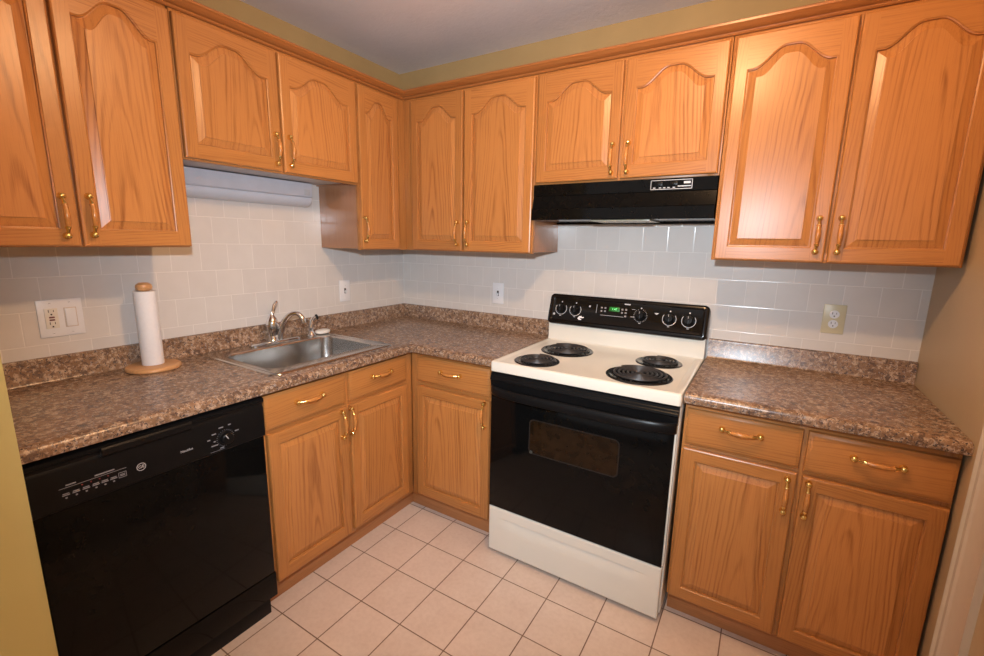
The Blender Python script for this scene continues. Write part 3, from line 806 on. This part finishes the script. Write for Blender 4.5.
for i, kx in enumerate((1.166, 1.243, 1.568, 1.698, 1.781)):
    u = kx - (x0-0.001); zk = zc if i != 2 else zc+0.002
    b = BM(); lathe(b, [(0, 0), (0.0235, 0), (0.0225, 0.006), (0.020, 0.010), (0.0185, 0.022), (0.0165, 0.0245), (0, 0.025)], (u, 0.004, zk), 28, 0, RX)
    t = bmesh.new(); box(t, (-0.005, -0.021, -0.018), (0.005, -0.029, 0.018), 0.002); merge(b, t, 0, Matrix.Translation((u, 0.004, zk)))
    box(b, (u-0.0009, -0.0256, zk+0.006), (u+0.0009, -0.0252, zk+0.017), mat=1)
    mesh_obj('knob', on_panel(b), [BLACKP, LIGHTGREY], cp)
    b = BM()
    r0, r1 = 0.0285, 0.0310
    if i != 2:
        pts = [math.radians(a) for a in range(-215, 46, 9)]
        for a, c in zip(pts[:-1], pts[1:]):
            q4 = [(u+r*math.cos(t_), 0.0034, zk+r*math.sin(t_)) for r, t_ in ((r0, a), (r1, a), (r1, c), (r0, c))]
            b.faces.new([b.verts.new(q_) for q_ in q4])
    else:
        for k in range(22):
            a = math.radians(115 + k*15)
            t = bmesh.new(); box(t, (-0.0007, 0.0030, -0.0022), (0.0007, 0.0036, 0.0022)); merge(b, t, 0, Matrix.Translation((u+0.030*math.cos(a), 0, zk+0.030*math.sin(a))) @ Matrix.Rotation(PI/2-a, 4, 'Y'))
    mesh_obj('dial_ring', on_panel(b), LIGHTGREY, cp, smooth=None)
    b = BM(); box(b, (u-0.005, 0.0030, zk-0.0375), (u+0.005, 0.0036, zk-0.0345)); mesh_obj('dial_print', on_panel(b), LIGHTGREY, cp, smooth=None)
    b = BM(); box(b, (u-0.002, 0.0030, zk+0.033), (u+0.004, 0.0036, zk+0.039)); mesh_obj('dial_print', on_panel(b), LIGHTGREY, cp, smooth=None)
def U(x): return x-(x0-0.001)
b = BM(); box(b, (U(1.416), 0.0025, 0.090), (U(1.467), 0.0042, 0.112), 0.0003); mesh_obj('clock_display', on_panel(b), DISPLAY, cp)
b = text_bm('1:47', 0.015, Matrix.Translation((U(1.442), 0.0022, 0.101)) @ RX); mesh_obj('clock_digits', on_panel(b), DIGITS, cp, smooth=None)
KEYP = plain('keypad_print', (0.25, 0.24, 0.25), 0.4)
for x, zz in ((1.378, (0.088, 0.104)), (1.396, (0.088, 0.104)), (1.480, (0.088, 0.104)), (1.498, (0.072, 0.088, 0.104))):
    for z in zz:
        b = BM(); box(b, (U(x)-0.0045, 0.0030, z-0.004), (U(x)+0.0045, 0.0038, z+0.004), 0.0003)
        mesh_obj('keypad_button', on_panel(b), KEYP, cp)
b = BM()
box(b, (U(1.375), 0.0032, 0.0665), (U(1.490), 0.0036, 0.0680)); box(b, (U(1.352), 0.0032, 0.075), (U(1.3535), 0.0036, 0.118))
box(b, (U(1.487), 0.0032, 0.128), (U(1.515), 0.0036, 0.1335)); box(b, (U(1.525), 0.0032, 0.108), (U(1.541), 0.0036, 0.1095)); box(b, (U(1.522), 0.0032, 0.072), (U(1.542), 0.0036, 0.074))
box(b, (U(1.312), 0.0032, 0.101), (U(1.321), 0.0036, 0.109))
t = bmesh.new(); prism(t, [(-0.011, 0.004), (0.011, 0.004), (0, -0.005)], 0.0030, 0.0036, 'z'); merge(b, t, 0, Matrix.Translation((U(1.640), 0.0066, 0.098)) @ Matrix.Rotation(PI/2, 4, 'X'))
lathe(b, [(0, 0), (0.006, 0), (0.006, 0.0006), (0, 0.0006)], (U(1.131), 0.0036, 0.050), 14, 0, RX)
mesh_obj('panel_marking', on_panel(b), LIGHTGREY, cp, smooth=None)
b = BM(); t = bmesh.new()
pl = [(-0.016, -0.004), (-0.008, 0.008), (0.004, 0.010), (0.006, 0.004), (0.018, 0.006), (0.014, 0.000), (0.000, -0.001), (-0.004, -0.004), (0.006, -0.006), (0.004, -0.011), (-0.008, -0.011)]
prism(t, pl, 0, 0.0006, 'z'); merge(b, t, 0, Matrix.Translation((U(1.277), 0.0036, 0.042)) @ RX)
mesh_obj('white_decal', on_panel(b), WHITE, cp, smooth=None)
# burners
def burner(cx, cy, R):
    b = BM(); n = 40 if R < 0.11 else 52
    turns = 4.2 if R < 0.11 else 5.3
    pts = []
    r_in, r_out = 0.018, R-0.0185
    N = int(turns*28)
    for i in range(N+1):
        a = 2*PI*turns*i/N; r = r_in + (r_out-r_in)*i/N
        pts.append((cx+r*math.cos(a+0.6), cy+r*math.sin(a+0.6), 0.9235))
    tube(b, pts, 0.0043, 8)
    lathe(b, [(0, 0.919), (0.014, 0.919), (0.015, 0.924), (0.012, 0.926), (0, 0.926)], (cx, cy, 0), 18)
    for k in range(3):
        a = k*2*PI/3+0.5
        t = bmesh.new(); box(t, (0, -0.002, -0.004), (r_out, 0.002, 0)); merge(b, t, 0, Matrix.Translation((cx, cy, 0.9205)) @ Matrix.Rotation(a, 4, 'Z'))
    o = mesh_obj('burner', rel(b, rg), COILM, rg)
    b = BM(); lathe(b, [(R+0.0, 0.9130), (R, 0.9150), (R-0.003, 0.9175), (R-0.010, 0.9180), (R-0.016, 0.9165), (R-0.020, 0.9145), (R-0.035, 0.9135), (0.0, 0.9132)], (cx, cy, 0), 56)
    mesh_obj('drip_pan', rel(b, rg), DRIP, o)
burner(1.258, -0.541, 0.097); burner(1.292, -0.287, 0.122); burner(1.679, -0.507, 0.125); burner(1.702, -0.257, 0.096)
# oven door
b = BM(); box(b, (x0+0.004, -0.630, 0.244), (x1-0.006, -0.646, 0.862), 0.002, mat=1)
box(b, (x0+0.002, -0.645, 0.242), (x1-0.012, -0.6545, 0.840), 0.0015, mat=0)
od = mesh_obj('oven_door', rel(b, rg), [BLACK, ENAMEL], rg)
b = BM()
prism(b, [(-0.635, 0.868), (-0.651, 0.868), (-0.656, 0.864), (-0.657, 0.856), (-0.660, 0.853), (-0.661, 0.846), (-0.664, 0.843), (-0.665, 0.836), (-0.659, 0.830), (-0.656, 0.800), (-0.645, 0.800), (-0.645, 0.83), (-0.635, 0.83)], x0+0.001, x1-0.005, 'x')
mesh_obj('door_top_trim', rel(b, rg), BLACKP, od)
b = BM()   # bowed handle
rings = []
def hy(x):
    t_ = (x-(x0+x1)/2)/((x1-x0)/2-0.006)
    a = abs(t_)
    return -0.658 - 0.045*max(0.0, 1-a**5)**0.6
xs_ = [x0+0.004 + (x1-x0-0.010)*(0.5-0.5*math.cos(PI*i/40)) for i in range(41)]
for x in xs_:
    y = hy(x)
    sec = [(0.018, 0.774), (0.004, 0.771), (-0.001, 0.776), (-0.003, 0.790), (-0.001, 0.804), (0.003, 0.810), (0.010, 0.811), (0.018, 0.806)]
    rings.append([(x, min(y+p_, -0.652), q_) for p_, q_ in sec])
loops(b, rings, None, True, True)
mesh_obj('handle', rel(b, rg), BLACKP, od)
b = BM()
wx0, wx1, wz0, wz1 = 1.288, 1.666, 0.543, 0.698
def wr(d, y): return [(x, y, z) for x, z in rrect(wx0+d, wx1-d, wz0+d, wz1-d, 0.022-d*0.5, 6)]
loops(b, [wr(0, -0.6540), wr(0.001, -0.6556), wr(0.003, -0.6556), wr(0.005, -0.6548)], None, True, True)
mesh_obj('window_frame', rel(b, rg), plain('window_bead', (0.014, 0.012, 0.011), 0.35, 0, 0.3), od)
b = BM(); loops(b, [wr(0.0055, -0.6540), wr(0.0055, -0.6551)], None, True, True)
mesh_obj('window', rel(b, rg), OVENWIN, od)
b = BM(); lathe(b, [(0, 0), (0.007, 0), (0.007, 0.002), (0.004, 0.003), (0, 0.003)], (1.301, -0.655, 0.552), 14, 0, RX); mesh_obj('screw', rel(b, rg), plain('dull_screw', (0.10, 0.11, 0.10), 0.3, 0.6), od)
# storage drawer with finger recess
b = BM(); nx, nz = 80, 44
dx0, dx1, dz0, dz1 = x0+0.001, x1-0.010, 0.020, 0.238
def dy(x, z):
    y = -0.654
    e = min(1, max(0, min(x-dx0-0.05, dx1-0.045-x)/0.08)); e = e*e*(3-2*e)
    if z < 0.192: y += 0.0075*e*max(0, 1-(0.192-z)/0.055)**1.5 * min(1, (0.192-z)/0.004)
    # rounded borders
    m = min(x-dx0, dx1-x, z-dz0, dz1-z)
    if m < 0.006: y += 0.006*(1-math.sqrt(max(0, 1-(1-m/0.006)**2)))
    return y
zz = sorted(set([dz0+(dz1-dz0)*i/nz for i in range(nz+1)] + [dz0+0.001, dz0+0.002, dz0+0.004, dz1-0.001, dz1-0.002, dz1-0.004, 0.192, 0.190, 0.188, 0.186]))
xx = sorted(set([dx0+(dx1-dx0)*i/nx for i in range(nx+1)] + [dx0+0.001, dx0+0.002, dx0+0.004, dx1-0.001, dx1-0.002, dx1-0.004]))
G = [[b.verts.new((x, dy(x, z), z)) for z in zz] for x in xx]
for i in range(len(xx)-1):
    for j in range(len(zz)-1): b.faces.new((G[i][j], G[i+1][j], G[i+1][j+1], G[i][j+1]))
yb_ = -0.632
BK = {}
def bk(v_):
    if v_ not in BK: BK[v_] = b.verts.new((v_.co.x, yb_, v_.co.z))
    return BK[v_]
border = [G[i][0] for i in range(len(xx))] + [G[-1][j] for j in range(1, len(zz))] + [G[i][-1] for i in range(len(xx)-2, -1, -1)] + [G[0][j] for j in range(len(zz)-2, 0, -1)]
for i in range(len(border)):
    p_, q_ = border[i], border[(i+1) % len(border)]
    b.faces.new((q_, p_, bk(p_), bk(q_)))
b.faces.new([bk(v_) for v_ in border])
mesh_obj('storage_drawer', rel(b, rg), ENAMEL, rg, smooth=30)
for x in (x0+0.04, x1-0.045):
    for y in (-0.60, -0.06):
        b = BM(); lathe(b, [(0, 0), (0.016, 0), (0.016, 0.012), (0.008, 0.014), (0.008, 0.029), (0, 0.029)], (x, y, 0), 16); mesh_obj('foot', rel(b, rg), BLACKP, rg)

# ---------------------------------------------------------------- dishwasher
dw = root('dishwasher', 'black built-in dishwasher under the left end of the counter', 'dishwasher', (0.3, -1.68, 0))
ya, yb = -1.979, -1.3835
b = BM(); box(b, (0.03, ya+0.004, 0.06), (0.575, yb-0.004, 0.868)); mesh_obj('tub', rel(b, dw), BLACKP, dw)
b = BM(); box(b, (0.575, ya+0.002, 0.176), (0.606, yb-0.001, 0.722), 0.003); mesh_obj('door_panel', rel(b, dw), BLACK, dw)
b = BM(); prism(b, [(0.572, 0.8665), (0.612, 0.8665), (0.6185, 0.862), (0.619, 0.853), (0.611, 0.846), (0.609, 0.838), (0.613, 0.830), (0.614, 0.728), (0.611, 0.724), (0.572, 0.724)], ya+0.001, yb, 'y')
t = bmesh.new(); 
dcp = mesh_obj('control_panel', rel(b, dw), BLACKP, dw)
b = BM(); prism(b, [(0.609, 0.862), (0.624, 0.860), (0.627, 0.855), (0.625, 0.838), (0.619, 0.832), (0.609, 0.832)], -1.835, -1.615, 'y', bev=0.001); mesh_obj('latch_handle', rel(b, dw), BLACKP, dcp)
b = BM(); box(b, (0.588, ya+0.002, 0.072), (0.604, yb+0.0055, 0.170), 0.004); mesh_obj('lower_panel', rel(b, dw), BLACK, dw)
b = BM(); box(b, (0.50, ya+0.004, 0.0), (0.588, yb-0.016, 0.0715), 0.003); mesh_obj('kick_plate', rel(b, dw), BLACKP, dw)
b = BM(); lathe(b, [(0, 0), (0.024, 0), (0.024, 0.004), (0.020, 0.006), (0.0185, 0.018), (0.016, 0.020), (0, 0.020)], (0.614, -1.518, 0.768), 28, 0, Matrix.Rotation(PI/2, 4, 'Y'))
t = bmesh.new(); box(t, (0.0195, -0.0012, 0.002), (0.0212, 0.0012, 0.017)); merge(b, t, 1, Matrix.Translation((0.614, -1.518, 0.768)) @ Matrix.Rotation(0.5, 4, 'X'))
mesh_obj('knob', rel(b, dw), [BLACKP, LIGHTGREY], dcp)
DL = plain('dim_print', (0.26, 0.26, 0.28), 0.4)
b = BM(); XP = 0.6143
def dash(y, z, wy, hz): box(b, (XP-0.001, y-wy/2, z-hz/2), (XP+0.0004, y+wy/2, z+hz/2))
for k, y in enumerate((-1.913, -1.893, -1.873, -1.853, -1.834, -1.815)):
    dash(y, 0.7655, 0.013, 0.0022); dash(y, 0.7615, 0.015, 0.0022); dash(y, 0.754, 0.004, 0.0035)
for y0_, y1_ in ((-1.925, -1.785),): dash((y0_+y1_)/2, 0.781, y1_-y0_, 0.0008)
dash(-1.901, 0.787, 0.020, 0.003); dash(-1.832, 0.787, 0.042, 0.003)
for a, c in (((-1.804, 0.757), (-1.786, 0.758)), ((-1.804, 0.771), (-1.786, 0.772)), ((-1.804, 0.757), (-1.803, 0.772)), ((-1.787, 0.757), (-1.786, 0.772))):
    box(b, (XP-0.001, a[0], a[1]), (XP+0.0004, c[0], c[1]))
dash(-1.795, 0.7660, 0.011, 0.002); dash(-1.795, 0.7625, 0.011, 0.002)
# dial legends
for y, z, wy in ((-1.556, 0.808, 0.013), (-1.533, 0.823, 0.014), (-1.506, 0.825, 0.008), (-1.484, 0.797, 0.013), (-1.573, 0.793, 0.009), (-1.556, 0.783, 0.006), (-1.557, 0.770, 0.020), (-1.535, 0.755, 0.012)): dash(y+0.004, z-0.017, wy, 0.0035)
dash(-1.545, 0.733, 0.045, 0.0008)
for k in range(24):
    a = 2*PI*k/24
    t = bmesh.new(); box(t, (XP-0.001, -0.0005, -0.001), (XP+0.0004, 0.0005, 0.001)); merge(b, t, 0, Matrix.Translation((0, -1.518+0.0265*math.cos(a), 0.768+0.0265*math.sin(a))) @ Matrix.Rotation(a-PI/2, 4, 'X'))
mesh_obj('panel_print', rel(b, dw), DL, dcp, smooth=None)
b = BM()
for y in (-1.880, -1.862, -1.844, -1.826): lathe(b, [(0, 0), (0.0018, 0), (0.0018, 0.0008), (0, 0.0008)], (XP, y, 0.775), 8, 0, Matrix.Rotation(PI/2, 4, 'Y'))
mesh_obj('indicator_lights', rel(b, dw), REDDOT, dcp, smooth=None)
TL = Matrix(((0, 0, 1, 0), (1, 0, 0, 0), (0, 1, 0, 0), (0, 0, 0, 1)))      # text x -> +y, text y -> +z
b = text_bm('Nautilus', 0.0105, Matrix.Translation((XP+0.0003, -1.633, 0.770)) @ TL); mesh_obj('brand_text', rel(b, dw), LIGHTGREY, dcp, smooth=None)
b = text_bm('GE', 0.0125, Matrix.Translation((XP+0.0003, -1.751, 0.768)) @ TL)
t = bmesh.new()
rr_ = [(0.0098, 0.0), (0.0112, 0.0), (0.0112, 0.0006), (0.0098, 0.0006), (0.0098, 0.0)]
lathe(b, rr_, (XP, -1.751, 0.768), 28, 0, Matrix.Rotation(PI/2, 4, 'Y')); t.free()
mesh_obj('round_badge', rel(b, dw), LIGHTGREY, dcp, smooth=None)
